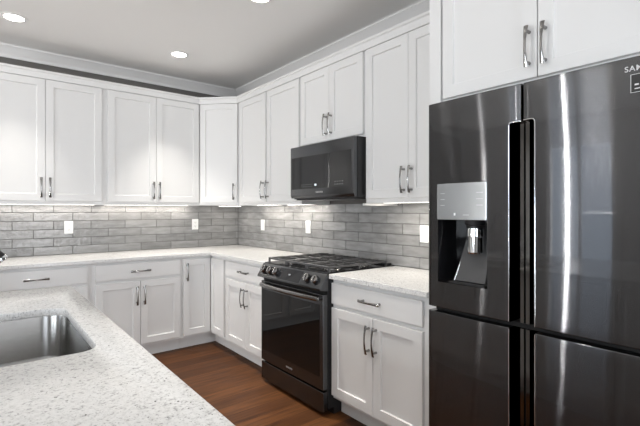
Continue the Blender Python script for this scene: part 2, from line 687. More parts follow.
def handle_mesh():
    """bow pull: arched flat bar, flared at the ends, on two posts; runs along z, stands out to -y"""
    L = 0.166
    bm = bmesh.new()
    pts, rad = [], []
    for k in range(17):
        s = -1 + 2 * k / 16
        pts.append((0, -0.028 - 0.013 * (1 - s * s), s * L / 2))
        rad.append((0.0052 + 0.0046 * abs(s) ** 1.6, 0.0038))
    sweep(bm, pts, rad, 10, True, side=(1, 0, 0))
    for s in (-1, 1):
        cyl(bm, (0, 0.0, s * 0.064), (0, -0.032, s * 0.064), 0.0075, 0.0055, 12)
    bmesh.ops.recalc_face_normals(bm, faces=bm.faces[:])
    me = bpy.data.meshes.new('handle')
    bm.to_mesh(me)
    bm.free()
    me.shade_smooth()
    me.set_sharp_from_angle(angle=math.radians(50))
    me.materials.append(M_CHROME)
    return me


HANDLE = handle_mesh()
FACE = 0.61


def door(root, x, z, w, h, face, hx=None, hz=None, rz=0.0, at=None):
    loc = (x, -face - 0.0005, z) if at is None else at
    d = obj('door', shaker_mesh(w, h), M_CAB, root, loc, (0, 0, rz))
    if hx is not None:
        link('handle', HANDLE, None, d, (hx, -0.0203, hz))
    return d


def drawer(root, x, z, w, h, face):
    d = obj('drawer', boxes((0, w, -0.020, 0, 0, h, 0.003)), M_CAB, root, (x, -face - 0.0005, z))
    link('handle', HANDLE, None, d, (w / 2, -0.0203, h / 2), (0, PI / 2, 0))
    return d


CG_U, CG_B = 'white upper wall cabinets', 'white base cabinets'
ZU0, ZU1, DB, DT = 1.372, 2.44, 1.403, 2.424


def upper(name, label, loc, rz, w, doors, z0=ZU0, dz0=DB, depth=0.31, z1=ZU1, dz1=DT, hz=0.112):
    r = thing(name, label, 'cabinet', (loc[0], loc[1], 0), rz, CG_U)
    bm = boxes((0.0004, w - 0.0004, -depth, -0.0025, z0 + 0.012, z1))
    box(bm, 0.0004, w - 0.0004, -depth, -depth + 0.02, z0, z0 + 0.012)
    box(bm, 0.0004, 0.018, -depth + 0.02, -0.0025, z0, z0 + 0.012)
    box(bm, w - 0.018, w - 0.0004, -depth + 0.02, -0.0025, z0, z0 + 0.012)
    obj('carcass', bm, M_CAB, r)
    for x, dw, hx in doors:
        door(r, x, dz0, dw, dz1 - dz0, depth, hx, hz)
    return r


# the back run, left to right
upper('upper_cabinet', 'double door white upper cabinet at the far left of the back wall', (-2.428, 0), 0, 0.914,
      [(0.022, 0.437, 0.437 - 0.03), (0.4615, 0.428, 0.03)])
upper('upper_cabinet', 'double door white upper cabinet between the far-left one and the diagonal corner', (-1.514, 0), 0, 0.903,
      [(0.025, 0.4285, 0.4285 - 0.027), (0.4565, 0.4325, 0.027)])
# diagonal corner wall cabinet
r = thing('corner_upper_cabinet', 'single door diagonal white upper cabinet in the corner of the room', 'cabinet', (0, 0, 0), 0, CG_U)
bm = bmesh.new()
prism(bm, [(-0.001, -0.001), (-0.6105, -0.001), (-0.6105, -0.31), (-0.31, -0.6105), (-0.001, -0.6105)], ZU0 + 0.004, ZU1)
obj('carcass', bm, M_CAB, r)
s2 = math.sqrt(0.5)
door(r, 0, 0, 0.398, DT - DB, 0, 0.398 - 0.035, 0.112, -PI / 4, (-0.6105 + 0.0135 * s2 - 0.0005 * s2, -0.31 - 0.0135 * s2 - 0.0005 * s2, DB))
# the right run, corner to refrigerator
upper('upper_cabinet', 'single door white upper cabinet next to the diagonal corner, handle at its right', (0, -0.611), RB, 0.560,
      [(0.043, 0.505, 0.505 - 0.03)])
upper('upper_cabinet', 'single door white upper cabinet directly left of the microwave, handle at its left', (0, -1.171), RB, 0.529,
      [(0.014, 0.502, 0.03)])
upper('upper_cabinet', 'short double door white cabinet above the microwave', (0, -1.70), RB, 0.757,
      [(0.013, 0.3645, 0.3645 - 0.028), (0.3795, 0.3625, 0.030)], z0=1.835, dz0=1.855, hz=0.118)
r = upper('upper_cabinet', 'tall double door white upper cabinet between the microwave and refrigerator', (0, -2.457), RB, 0.766,
          [(0.016, 0.366, 0.366 - 0.029), (0.384, 0.366, 0.029)])
obj('light_rail', boxes((0.0, 0.016, -0.345, -0.002, 1.3565, 1.3718, 0.001)), M_CAB, r)

# crown along the cabinet tops
bm = bmesh.new()
cprof = [(0.001, 2.4405), (0.001, 2.4265), (0.021, 2.4265), (0.024, 2.436), (0.030, 2.445), (0.036, 2.468), (0.043, 2.476), (0.043, 2.494), (0.001, 2.494)]
cprof = [(0.0005, 2.428), (0.0205, 2.428), (0.0225, 2.438), (0.0235, 2.472), (0.034, 2.480), (0.034, 2.494), (-0.018, 2.494), (-0.018, 2.4408), (0.0005, 2.4408)]
mould(bm, [(-2.428, -0.002), (-2.428, -0.31), (-0.6105, -0.31), (-0.31, -0.6105), (-0.31, -3.221)], cprof, 1)
tag(obj('cabinet_crown', bm, M_CAB), 'white crown trim running along the tops of all the upper cabinets', 'moulding')


def base(name, label, loc, rz, w, drawers, doors, dz0=0.135, dz1=0.700):
    r = thing(name, label, 'cabinet', (loc[0], loc[1], 0), rz, CG_B)
    obj('carcass', boxes((0.0004, w - 0.0004, -FACE, -0.001, 0.112, 0.8835)), M_CAB, r)
    obj('toe_kick', boxes((0.0004, w - 0.0004, -0.540, -0.02, 0.0005, 0.1115)), M_CAB, r)
    for x, dw in drawers:
        drawer(r, x, 0.724, dw, 0.134, FACE)
    for x, dw, hx in doors:
        door(r, x, dz0, dw, dz1 - dz0, FACE, hx, 0.440)
    return r


base('base_cabinet', 'white base cabinet at the far left, drawer partly behind the island', (-2.437, 0), 0, 0.762,
     [(0.025, 0.709)], [(0.025, 0.353, 0.353 - 0.03), (0.381, 0.353, 0.03)])
base('base_cabinet', 'white base cabinet with one wide drawer left of the corner cabinet on the back wall', (-1.675, 0), 0, 0.761,
     [(0.027, 0.714)], [(0.027, 0.357, 0.357 - 0.03), (0.387, 0.356, 0.03)])
r = thing('corner_base_cabinet', 'white L-shaped corner base cabinet with two full-height doors meeting in the corner', 'cabinet', (0, 0, 0), 0, CG_B)
bm = bmesh.new()
prism(bm, [(-0.001, -0.001), (-0.9135, -0.001), (-0.9135, -FACE), (-FACE, -FACE), (-FACE, -0.9305), (-0.001, -0.9305)], 0.112, 0.8835)
obj('carcass', bm, M_CAB, r)
bm = bmesh.new()
prism(bm, [(-0.02, -0.02), (-0.9135, -0.02), (-0.9135, -0.54), (-0.54, -0.54), (-0.54, -0.9305), (-0.02, -0.9305)], 0.0005, 0.1115)
obj('toe_kick', bm, M_CAB, r)
door(r, -0.903, 0.135, 0.268, 0.722, FACE, 0.033, 0.605)
door(r, 0, 0, 0.2735, 0.722, 0, None, None, RB, (-FACE - 0.0005, -0.6335, 0.135))
base('base_cabinet', 'white base cabinet between the corner and the left side of the range', (0, -0.931), RB, 0.752,
     [(0.022, 0.722)], [(0.022, 0.380, 0.380 - 0.030), (0.405, 0.339, 0.030)])
base('base_cabinet', 'white base cabinet between the range and the refrigerator', (0, -2.457), RB, 0.764,
     [(0.004, 0.716)], [(0.004, 0.366, 0.366 - 0.027), (0.373, 0.347, 0.027)])

# refrigerator surround: cabinet above and two tall panels
r = thing('refrigerator_cabinet', 'deep white cabinet above the refrigerator with tall side panels', 'cabinet', (0, -3.2225, 0), RB, None)
obj('side_panel', boxes((0, 0.066, -0.63, -0.001, 0.001, 2.494, 0.001)), M_CAB, r)
obj('side_panel', boxes((0.958, 1.0, -0.63, -0.001, 0.001, 2.494, 0.001)), M_CAB, r)
obj('carcass', boxes((0.0665, 0.9575, -FACE, -0.001, 1.850, 2.494)), M_CAB, r)
door(r, 0.076, 1.866, 0.4485, 0.60, FACE, 0.4485 - 0.030, 0.125)
door(r, 0.5285, 1.866, 0.427, 0.60, FACE, 0.030, 0.122)

# ---------------------------------------------------------------- countertops
bm = bmesh.new()
prism(bm, [(-2.46, -0.0005), (-2.46, -0.648), (-0.648, -0.648), (-0.648, -1.683), (-0.0005, -1.683), (-0.0005, -0.0005)], 0.884, 0.914, 0.0025)
tag(obj('countertop', bm, M_QUARTZ), 'L-shaped white speckled quartz countertop in the corner left of the range', 'countertop')
bm = bmesh.new()
prism(bm, [(-0.0005, -2.457), (-0.648, -2.457), (-0.648, -3.2215), (-0.0005, -3.2215)], 0.884, 0.914, 0.0025)
tag(obj('countertop', bm, M_QUARTZ), 'short white speckled quartz countertop between the range and the refrigerator', 'countertop')

# ---------------------------------------------------------------- island
IX0, IX1, IY0, IY1 = -3.10, -2.006, -4.20, -1.886
SX0, SX1, SY0, SY1 = -2.56, -2.112, -3.145, -2.445


def rrect(x0, x1, y0, y1, rad, n=8):
    """rounded rectangle, ccw; rad = radii at (x1y0, x1y1, x0y1, x0y0)"""
    pts = []
    for (cx, cy, a0, q) in ((x1, y0, -90, 0), (x1, y1, 0, 1), (x0, y1, 90, 2), (x0, y0, 180, 3)):
        rr = rad[q]
        ox, oy = cx + (-rr if cx == x1 else rr), cy + (rr if cy == y0 else -rr)
        for k in range(n + 1):
            a = math.radians(a0 + 90 * k / n)
            pts.append((ox + rr * math.cos(a), oy + rr * math.sin(a)))
    return pts


SR = (0.055, 0.085, 0.085, 0.055)


def slab_with_hole(outer, inner, z0, z1, bev):
    bm = bmesh.new()
    loops = []
    for pts in (outer, inner):
        vs = [bm.verts.new((x, y, z1)) for x, y in pts]
        loops.append([bm.edges.new((vs[i], vs[(i + 1) % len(vs)])) for i in range(len(vs))])
    bmesh.ops.triangle_fill(bm, use_beauty=True, use_dissolve=False, edges=loops[0] + loops[1])
    top = bm.faces[:]
    ex = bmesh.ops.extrude_face_region(bm, geom=top)
    for v in [g for g in ex['geom'] if isinstance(g, bmesh.types.BMVert)]:
        v.co.z = z0
    bmesh.ops.recalc_face_normals(bm, faces=bm.faces[:])
    sharp = [e for e in bm.edges if len(e.link_faces) == 2 and e.calc_face_angle(0) > 1.0 and abs(e.verts[0].co.z - e.verts[1].co.z) < 1e-5]
    bmesh.ops.bevel(bm, geom=sharp, offset=bev, segments=2, profile=0.5, affect='EDGES')
    return bm


isl = thing('kitchen_island', 'kitchen island with white speckled quartz top in the left foreground', 'island', ((IX0 + IX1) / 2, (IY0 + IY1) / 2, 0))
io = Vector(((IX0 + IX1) / 2, (IY0 + IY1) / 2, 0))


def sh(pts):
    return [(x - io.x, y - io.y) for x, y in pts]


obj('countertop', slab_with_hole(sh([(IX0, IY0), (IX1, IY0), (IX1, IY1), (IX0, IY1)]), sh(rrect(SX0, SX1, SY0, SY1, SR)), 0.884, 0.914, 0.003), M_QUARTZ, isl, smooth=30)
bw, bh = (IX1 - IX0) / 2 - 0.04, (IY1 - IY0) / 2 - 0.03
# open-topped body round the sink bowl
bm = boxes((-bw, bw, -bh, -bh + 0.02, 0.11, 0.8835), (-bw, bw, bh - 0.02, bh, 0.11, 0.8835),
           (-bw, -bw + 0.02, -bh + 0.02, bh - 0.02, 0.11, 0.8835), (bw - 0.02, bw, -bh + 0.02, bh - 0.02, 0.11, 0.8835),
           (-bw + 0.02, bw - 0.02, -bh + 0.02, bh - 0.02, 0.11, 0.13))
obj('body', bm, M_CAB, isl)
obj('toe_kick', boxes((-bw + 0.01, bw - 0.07, -bh + 0.01, bh - 0.01, 0.0005, 0.1095)), M_CAB, isl)
n_d = 5
dw = (2 * bh - 0.04) / n_d
for k in range(n_d):
    d = obj('door', shaker_mesh(dw - 0.012, 0.74), M_CAB, isl, (bw + 0.0003, -bh + 0.02 + k * dw + 0.006, 0.13), (0, 0, PI / 2))
    link('handle', HANDLE, None, d, (0.03 if k % 2 else dw - 0.042, -0.0203, 0.62))

# sink
cx, cy = (SX0 + SX1) / 2, (SY0 + SY1) / 2
sink = thing('kitchen_sink', 'stainless undermount sink bowl set into the island top', 'sink', (cx, cy, 0.68))
bm = bmesh.new()
rings = []
for e, z, dr in ((0.020, 0.8835, 0.015), (0.004, 0.8835, 0.003), (0.003, 0.880, 0.003), (0.0, 0.72, 0.0), (-0.006, 0.702, 0.002), (-0.018, 0.690, 0.004), (-0.036, 0.684, 0.0), (-0.17, 0.680, -0.02)):
    pts = rrect(SX0 - e, SX1 + e, SY0 - e, SY1 + e, [max(0.02, q + dr) for q in SR])
    rings.append([bm.verts.new((x - cx, y - cy, z - 0.68)) for x, y in pts])
for a, b in zip(rings, rings[1:]):
    n = len(a)
    for i in range(n):
        bm.faces.new((a[i], a[(i + 1) % n], b[(i + 1) % n], b[i]))
bm.faces.new(rings[-1])
bmesh.ops.recalc_face_normals(bm, faces=bm.faces[:])
for f in bm.faces:
    f.normal_flip()
obj('bowl', bm, M_STEEL, sink, smooth=50, recalc=False)
bm = bmesh.new()
lathe(bm, [(0.055, 0.001), (0.055, 0.004), (0.043, 0.0045), (0.038, 0.002), (0.0, 0.002)])
obj('drain', bm, M_CHROME, sink, smooth=40)

# faucet
fx, fy = -2.645, -2.771
fct = thing('kitchen_faucet', 'pull-down faucet with black-tipped spray head over the island sink', 'faucet', (fx, fy, 0.9145))
bm = bmesh.new()
lathe(bm, [(0.0, 0.0), (0.028, 0.0), (0.028, 0.006), (0.020, 0.012), (0.019, 0.12), (0.015, 0.13), (0.0, 0.13)], (0, 0, 0))
obj('body', bm, M_CHROME, fct, smooth=40)
tip = Vector((-2.330 - fx, 0, 1.155 - 0.9145))
ax = Vector((0.65, 0, -0.76)).normalized()
hs = tip - ax * 0.125
# neck: up from the body, over in an arc, ending along the head axis
a_end = math.atan2(ax.x, -ax.z)      # angle of the head axis from straight down
R_ = hs.x / (1 + math.cos(a_end))
zc = hs.z - R_ * math.sin(a_end)
pts = [(0, 0, 0.125), (0, 0, (zc + 0.125) / 2)]
for k in range(25):
    th = PI - (PI - a_end) * k / 24
    pts.append((R_ + R_ * math.cos(th), 0, zc + R_ * math.sin(th)))
bm = bmesh.new()
sweep(bm, pts, [0.0115] * len(pts), 16, True, side=(0, 1, 0))
obj('neck', bm, M_CHROME, fct, smooth=40)
bm = bmesh.new()
sweep(bm, [hs - ax * 0.004, hs + ax * 0.03, hs + ax * 0.09, tip - ax * 0.012], [0.0135, 0.0165, 0.019, 0.0195], 20, True, side=(0, 1, 0))
obj('spray_head', bm, M_BLKSATIN, fct, smooth=40)
bm = bmesh.new()
sweep(bm, [tip - ax * 0.0125, tip - ax * 0.004, tip], [0.0205, 0.0205, 0.0185], 20, True, side=(0, 1, 0))
obj('nozzle_ring', bm, M_TRIMCHROME, fct, smooth=40)
bm = bmesh.new()
cyl(bm, (0, -0.015, 0.07), (0, -0.05, 0.07), 0.012, 0.012, 16)
cyl(bm, (0, -0.045, 0.07), (0.0, -0.065, 0.16), 0.006, 0.005, 12)
obj('lever', bm, M_CHROME, fct, smooth=40)

# ---------------------------------------------------------------- range (local: x 0..0.77, front -y)
rg = thing('gas_range', 'black stainless slide-in gas range standing in the right-hand run', 'range', (0, -1.685, 0), RB)
RW = 0.770
obj('body', boxes((0.004, RW - 0.004, -0.650, -0.012, 0.045, 0.9045)), M_BLKSATIN, rg)
obj('base', boxes((0.02, RW - 0.006, -0.60, -0.03, 0.0005, 0.0445)), M_BLKSATIN, rg)
obj('cooktop', boxes((0.0015, RW - 0.0015, -0.656, -0.010, 0.905, 0.9195, 0.003)), M_BLKGLOSS, rg)
bm = bmesh.new()
extrude_x(bm, [(-0.6515, 0.9035), (-0.664, 0.9160), (-0.722, 0.824), (-0.722, 0.814), (-0.6515, 0.802)], -0.001, RW + 0.001, 0.0025)
obj('control_panel', bm, M_DARKSTEEL, rg, smooth=30)
# slanted panel frame: origin at the panel's lower edge, u up the slope, n outward
pa, pb = Vector((0, -0.722, 0.824)), Vector((0, -0.664, 0.916))
pu = (pb - pa).normalized()
pn = Vector((0, -pu.z, pu.y))
tilt = math.atan2(pu.y, pu.z)


def on_panel(x, s, out=0.0):
    q = pa + pu * s + pn * out
    return (x, q.y, q.z)


PR = (-tilt, 0, 0)             # local -y faces along pn, local z runs up the slope
dsp = obj('display', boxes((-0.137, 0.137, -0.0012, -0.0002, -0.043, 0.043, 0.0003)), M_BLKGLOSS, rg, on_panel(0.395, 0.052), PR)
obj('clock', boxes((-0.012, 0.014, -0.0018, -0.0013, -0.002, 0.007)), M_GREY, dsp, (0, 0, 0))


def knob():
    bm = bmesh.new()
    sweep(bm, [(0, 0, 0), (0, -0.006, 0)], [0.033, 0.033], 24, True, side=(1, 0, 0))
    sweep(bm, [(0, -0.0055, 0), (0, -0.022, 0), (0, -0.028, 0), (0, -0.030, 0)], [0.029, 0.027, 0.026, 0.022], 24, True, side=(1, 0, 0))
    box(bm, -0.0045, 0.0045, -0.038, -0.028, -0.019, 0.019, 0.002)
    return bm


kx = (0.068, 0.152, 0.236, 0.612, 0.702)
k0 = obj('knob', knob(), M_DARKSTEEL, rg, on_panel(kx[0], 0.053, 0.0002), PR, smooth=40)
k0.data.materials.append(M_CHROME)
for f in k0.data.polygons:
    if f.center.y < -0.0215:
        f.material_index = 1
for x in kx[1:]:
    link('knob', k0.data, None, rg, on_panel(x, 0.053, 0.0002), PR)
obj('vent', boxes((0.012, RW - 0.012, -0.672, -0.651, 0.784, 0.8015)), M_GAP, rg)
od = obj('oven_door', boxes((0.006, RW - 0.006, -0.690, -0.6505, 0.172, 0.782, 0.003)), M_DARKSTEEL, rg)
obj('door_window', boxes((0.016, RW - 0.040, -0.6915, -0.6885, 0.252, 0.715, 0.0008)), M_BLKGLASS, od)
pts, rad = [], []
for k in range(25):
    s = -1 + 2 * k / 24
    pts.append((RW / 2 + s * 0.350, -0.714 - 0.020 * (1 - s * s), 0.756))
    rad.append((0.0155, 0.0105))
bm = bmesh.new()
sweep(bm, pts, rad, 14, True, side=(0, 0, 1))
for s in (-1, 1):
    box(bm, RW / 2 + s * 0.343 - 0.012, RW / 2 + s * 0.343 + 0.012, -0.714, -0.6895, 0.746, 0.766, 0.003)
obj('handle', bm, M_HANDLE, od, smooth=40)
me = text_mesh('SAMSUNG', 0.011)
link('badge', me, M_LOGO, od, (0.347, -0.6906, 0.204), (PI / 2, 0, 0))
obj('drawer', boxes((0.006, RW - 0.006, -0.688, -0.6505, 0.028, 0.158, 0.003)), M_DARKSTEEL, rg)
obj('gap_strip', boxes((0.012, RW - 0.012, -0.660, -0.651, 0.158, 0.172)), M_GAP, rg)
bm = boxes((0.03, RW - 0.03, -0.060, -0.014, 0.9195, 0.932, 0.003))
obj('rear_vent', bm, M_BLKSATIN, rg)
# burners under the grates
for (bx, by, br) in ((0.15, -0.49, 0.045), (0.15, -0.20, 0.036), (0.385, -0.345, 0.052), (0.62, -0.49, 0.05), (0.62, -0.20, 0.036)):
    bm = bmesh.new()
    lathe(bm, [(0.0, 0.0), (br + 0.018, 0.0), (br + 0.016, 0.005), (br, 0.008), (br, 0.015), (0.0, 0.016)], seg=28)
    b_ = obj('burner', bm, M_CHROME, rg, (bx, by, 0.9196), smooth=40)
    bm = bmesh.new()
    lathe(bm, [(0.0, 0.0), (br - 0.004, 0.0), (br - 0.002, 0.006), (br - 0.008, 0.010), (0.0, 0.011)], seg=28)
    obj('burner_cap', bm, M_IRON, b_, (0, 0, 0.0165), smooth=40)


def grate(w, d):
    """continuous cast-iron grate: raised rim bars, cross bars, fingers and feet"""
    bm = bmesh.new()
    z1, z0, t = 0.036, 0.023, 0.012
    box(bm, 0, w, 0, t, z0, z1, 0.002)
    box(bm, 0, w, d - t, d, z0, z1, 0.002)
    box(bm, 0, t, t, d - t, z0, z1, 0.002)
    box(bm, w - t, w, t, d - t, z0, z1, 0.002)
    box(bm, t, w - t, d / 2 - t / 2, d / 2 + t / 2, z0, z1, 0.002)
    for k in range(1, 3):
        x = w * k / 3
        box(bm, x - 0.0045, x + 0.0045, t, d / 2 - t / 2, z0 + 0.004, z1 + 0.003, 0.0015)
        box(bm, x - 0.0045, x + 0.0045, d / 2 + t / 2, d - t, z0 + 0.004, z1 + 0.003, 0.0015)
    for yy in (d * 0.25, d * 0.75):
        box(bm, t, w - t, yy - 0.0045, yy + 0.0045, z0 + 0.001, z1, 0.0015)
    for x in (0.0, w - 0.014):
        for y in (0.0, d / 2 - 0.007, d - 0.014):
            box(bm, x, x + 0.014, y, y + 0.014, 0.0, z0 + 0.002, 0.002)
    return bm


g0 = obj('grate', grate(0.243, 0.555), M_IRON, rg, (0.016, -0.632, 0.9197))
for x in (0.2635, 0.511):
    link('grate', g0.data, None, rg, (x, -0.632, 0.9197))

# ---------------------------------------------------------------- microwave
mw = thing('microwave', 'black stainless over-the-range microwave under the short cabinet', 'microwave', (0, -1.7025, 0), RB)
MW = 0.752
obj('body', boxes((0.006, MW - 0.001, -0.388, -0.002, 1.413, 1.832)), M_BLKSATIN, mw)
bm = bmesh.new()
extrude_x(bm, [(-0.3885, 1.829), (-0.417, 1.829), (-0.421, 1.825), (-0.421, 1.440), (-0.413, 1.420), (-0.3885, 1.420)], 0.0, MW - 0.004, 0.0015)
fr = obj('front_frame', bm, M_DARKSTEEL, mw, smooth=25)
mwd = obj('door_glass', boxes((0.014, 0.486, -0.4225, -0.4205, 1.490, 1.742, 0.0006)), M_MWGLASS, mw)
mwc = obj('control_glass', boxes((0.4885, MW - 0.030, -0.4225, -0.4205, 1.490, 1.742, 0.0006)), M_MWGLASS, mw)
obj('inner_window', boxes((0.085, 0.470, -0.4229, -0.42255, 1.530, 1.715)), M_BLKGLOSS, mw)
obj('clock', boxes((0.318, 0.340, -0.4234, -0.42295, 1.510, 1.524)), M_CLOCK, mw)
for row in range(2):
    for k in range(6):
        obj('touch_key', boxes((0.150 + k * 0.024, 0.158 + k * 0.024, -0.4231, -0.42255, 1.505 + row * 0.016, 1.5075 + row * 0.016)), M_GREY, mwd)
    for k in range(4):
        obj('touch_key', boxes((0.550 + k * 0.026, 0.560 + k * 0.026, -0.4231, -0.42255, 1.508 + row * 0.020, 1.512 + row * 0.020)), M_GREY, mwc)
me = text_mesh('SAMSUNG', 0.012)
link('badge', me, M_LOGO, mw, (0.330, -0.4216, 1.4555), (PI / 2, 0, 0))
obj('bottom_vent', boxes((0.03, MW - 0.03, -0.385, -0.03, 1.404, 1.4128, 0.002)), M_BLKSATIN, mw)
obj('lamp_lens', boxes((0.11, 0.20, -0.30, -0.24, 1.4015, 1.4038)), M_WHITEPRINT, mw)

# ---------------------------------------------------------------- refrigerator
FY = -3.2945
fg = thing('refrigerator', 'black stainless four door refrigerator with water dispenser', 'refrigerator', (0, FY, 0), RB)
FW = 0.875
obj('body', boxes((0.004, FW - 0.004, -0.600, -0.02, 0.03, 1.800, 0.004)), M_BLKSATIN, fg)
obj('feet', boxes((0.05, FW - 0.05, -0.56, -0.06, 0.0005, 0.0298)), M_BLKSATIN, fg)
obj('hinge_cover', boxes((0.02, FW - 0.02, -0.640, -0.45, 1.8002, 1.815, 0.004)), M_BLKSATIN, fg)
FB, FF = -0.634, -0.724


def spaced(a, b, n):
    return [a + (b - a) * k / n for k in range(n + 1)]


def round_in(a, r, sgn):
    return [a + sgn * r * (1 - math.cos(PI / 2 * k / 6)) for k in range(7)]


def fridge_door(x0, x1, z0, z1, pocket, cut, name, left, label=None):
    """bowed slab with rounded edges; pocket = (px0, px1, pz0, pz1) and cut = dispenser opening are left open"""
    rl, rr_, rz_ = (0.012, 0.005, 0.004) if left else (0.005, 0.012, 0.004)
    xs = set(round_in(x0, rl, 1) + round_in(x1, rr_, -1) + spaced(x0 + rl, x1 - rr_, 22))
    zs = set(round_in(z0, rz_, 1) + round_in(z1, rz_, -1) + spaced(z0 + rz_, z1 - rz_, 30))
    for q in (pocket, cut):
        if q:
            xs |= {q[0], q[1]}
            zs |= {q[2], q[3]}

    def clean(vals, keep):
        out = []
        for v in sorted(vals):
            if out and v - out[-1] < 0.0004:
                if v in keep:
                    out[-1] = v
                continue
            out.append(v)
        return out
    kx_ = {x0, x1} | ({pocket[0], pocket[1]} if pocket else set()) | ({cut[0], cut[1]} if cut else set())
    kz_ = {z0, z1} | ({pocket[2], pocket[3]} if pocket else set()) | ({cut[2], cut[3]} if cut else set())
    xs, zs = clean(xs, kx_), clean(zs, kz_)
    xc, hw = (x0 + x1) / 2, (x1 - x0) / 2

    def edge(d, r):
        return 0.0 if d >= r else r - math.sqrt(max(0.0, r * r - (r - d) ** 2))

    def front(x, z):
        y = FF - 0.004 * (1 - ((x - xc) / hw) ** 2)
        y -= 0.0003 * math.sin(z * 3.3 + 0.7) * math.sin((x - x0) * 9 + 0.6)
        y += edge(x - x0, rl) + edge(x1 - x, rr_) + edge(z - z0, rz_) + edge(z1 - z, rz_)
        return min(y, FB - 0.01)

    def mask(x, z):
        for q in (pocket, cut):
            if q and q[0] < x < q[1] and q[2] < z < q[3]:
                return False
        return True
    o = obj(name, cells(xs, zs, mask, front, FB), M_FRIDGE, fg, smooth=35)
    return o


GC = 0.4378
UZ0, UZ1, LZ0, LZ1 = 0.872, 1.826, 0.075, 0.850
PL, PRt = 0.3855, 0.4885
DX0, DX1, DZ0, DZ1 = 0.0465, 0.2925, 0.992, 1.446
doors = {}
doors['ul'] = fridge_door(-0.012, GC - 0.004, UZ0, UZ1, (PL, GC - 0.004, UZ0, 1.677), (DX0, DX1, DZ0, DZ1), 'door', True)
doors['ur'] = fridge_door(GC + 0.004, FW - 0.001, UZ0, UZ1, (GC + 0.004, PRt, UZ0, 1.679), None, 'door', False)
doors['ll'] = fridge_door(-0.012, GC - 0.004, LZ0, LZ1, (PL, GC - 0.004, 0.12, LZ1), None, 'door', True)
doors['lr'] = fridge_door(GC + 0.004, FW - 0.001, LZ0, LZ1, (GC + 0.004, PRt, 0.12, LZ1), None, 'door', False)
# recessed grips: black liners and chrome edging
for key, (a, b, z0, z1) in {'ul': (PL, GC - 0.004, UZ0, 1.677), 'ur': (GC + 0.004, PRt, UZ0, 1.679), 'll': (PL, GC - 0.004, 0.12, LZ1), 'lr': (GC + 0.004, PRt, 0.12, LZ1)}.items():
    left = key[1] == 'l'
    bm = bmesh.new()
    outer_x, inner_x = (a, b) if left else (b, a)
    # grip scoop: floor deep near the outer wall, rising to the inner lip
    sgn = 1 if left else -1
    prof = [(outer_x, FF + 0.002), (outer_x, FB - 0.004), (outer_x + sgn * 0.020, FB - 0.004), (inner_x - sgn * 0.017, FF + 0.032), (inner_x - sgn * 0.014, FF + 0.024), (inner_x, FF + 0.024)]
    lo = [bm.verts.new((x, y, z0 + 0.0005)) for x, y in prof]
    hi = [bm.verts.new((x, y, z1 - 0.0005)) for x, y in prof]
    for i in range(len(prof) - 1):
        bm.faces.new((lo[i], lo[i + 1], hi[i + 1], hi[i]))
    bl = [bm.verts.new((x, FB, z0 + 0.0005)) for x, y in (prof[0], prof[-1])]
    bh_ = [bm.verts.new((x, FB, z1 - 0.0005)) for x, y in (prof[0], prof[-1])]
    bm.faces.new((lo[0], bl[0], bh_[0], hi[0]))
    bm.faces.new((lo[-1], bl[1], bh_[1], hi[-1]))
    bm.faces.new((bl[0], bl[1], bh_[1], bh_[0]))
    bm.faces.new((*lo, bl[1], bl[0]))
    bm.faces.new((*hi, bh_[1], bh_[0]))
    obj('grip_recess', bm, M_GRIP, doors[key])
    yy = FF - 0.0035
    if key[0] == 'u':
        path = [(outer_x, yy, z0 + 0.004), (outer_x, yy, z1 - 0.012), (outer_x + sgn * 0.004, yy, z1 - 0.003), (outer_x + sgn * 0.012, yy, z1), (inner_x, FF + 0.001, z1)]
    else:
        path = [(outer_x, yy, z1 - 0.004), (outer_x, yy, z0 + 0.012), (outer_x + sgn * 0.004, yy, z0 + 0.003), (outer_x + sgn * 0.012, yy, z0), (inner_x, FF + 0.001, z0)]
    bm = bmesh.new()
    sweep(bm, path, [0.0019] * len(path), 8)
    obj('grip_trim', bm, M_TRIMCHROME, doors[key], smooth=60)
obj('gasket', boxes((GC - 0.003, GC + 0.003, -0.690, -0.601, 0.08, 1.815)), M_GAP, fg)
obj('gasket', boxes((0.012, FW - 0.012, -0.690, -0.601, 0.852, 0.870)), M_GAP, fg)
obj('gasket', boxes((0.012, FW - 0.012, -0.634, -0.601, 0.10, 0.850)), M_GAP, fg)
obj('gasket', boxes((0.30, FW - 0.012, -0.634, -0.601, 0.872, 1.80)), M_GAP, fg)
# dispenser
DM = 1.281
ul = doors['ul']
dp = obj('dispenser_panel', boxes((DX0 + 0.001, DX1 - 0.001, -0.7335, -0.70, DM, DZ1 - 0.001, 0.002)), M_PANEL, ul)
for k in range(3):
    obj('marking', boxes((DX0 + 0.020, DX0 + 0.042, -0.7340, -0.7333, 1.345 + k * 0.027, 1.3475 + k * 0.027)), M_GREY, ul)
    obj('marking', boxes((DX1 - 0.046, DX1 - 0.016, -0.7340, -0.7333, 1.345 + k * 0.027, 1.3475 + k * 0.027)), M_GREY, ul)
obj('marking', boxes((DX0 + 0.135, DX0 + 0.165, -0.7340, -0.7333, 1.302, 1.3045)), M_GREY, ul)
bm = bmesh.new()
box(bm, DX0 + 0.090, DX0 + 0.098, -0.7340, -0.7333, 1.300, 1.312)
obj('indicator', bm, M_WHITEPRINT, dp)
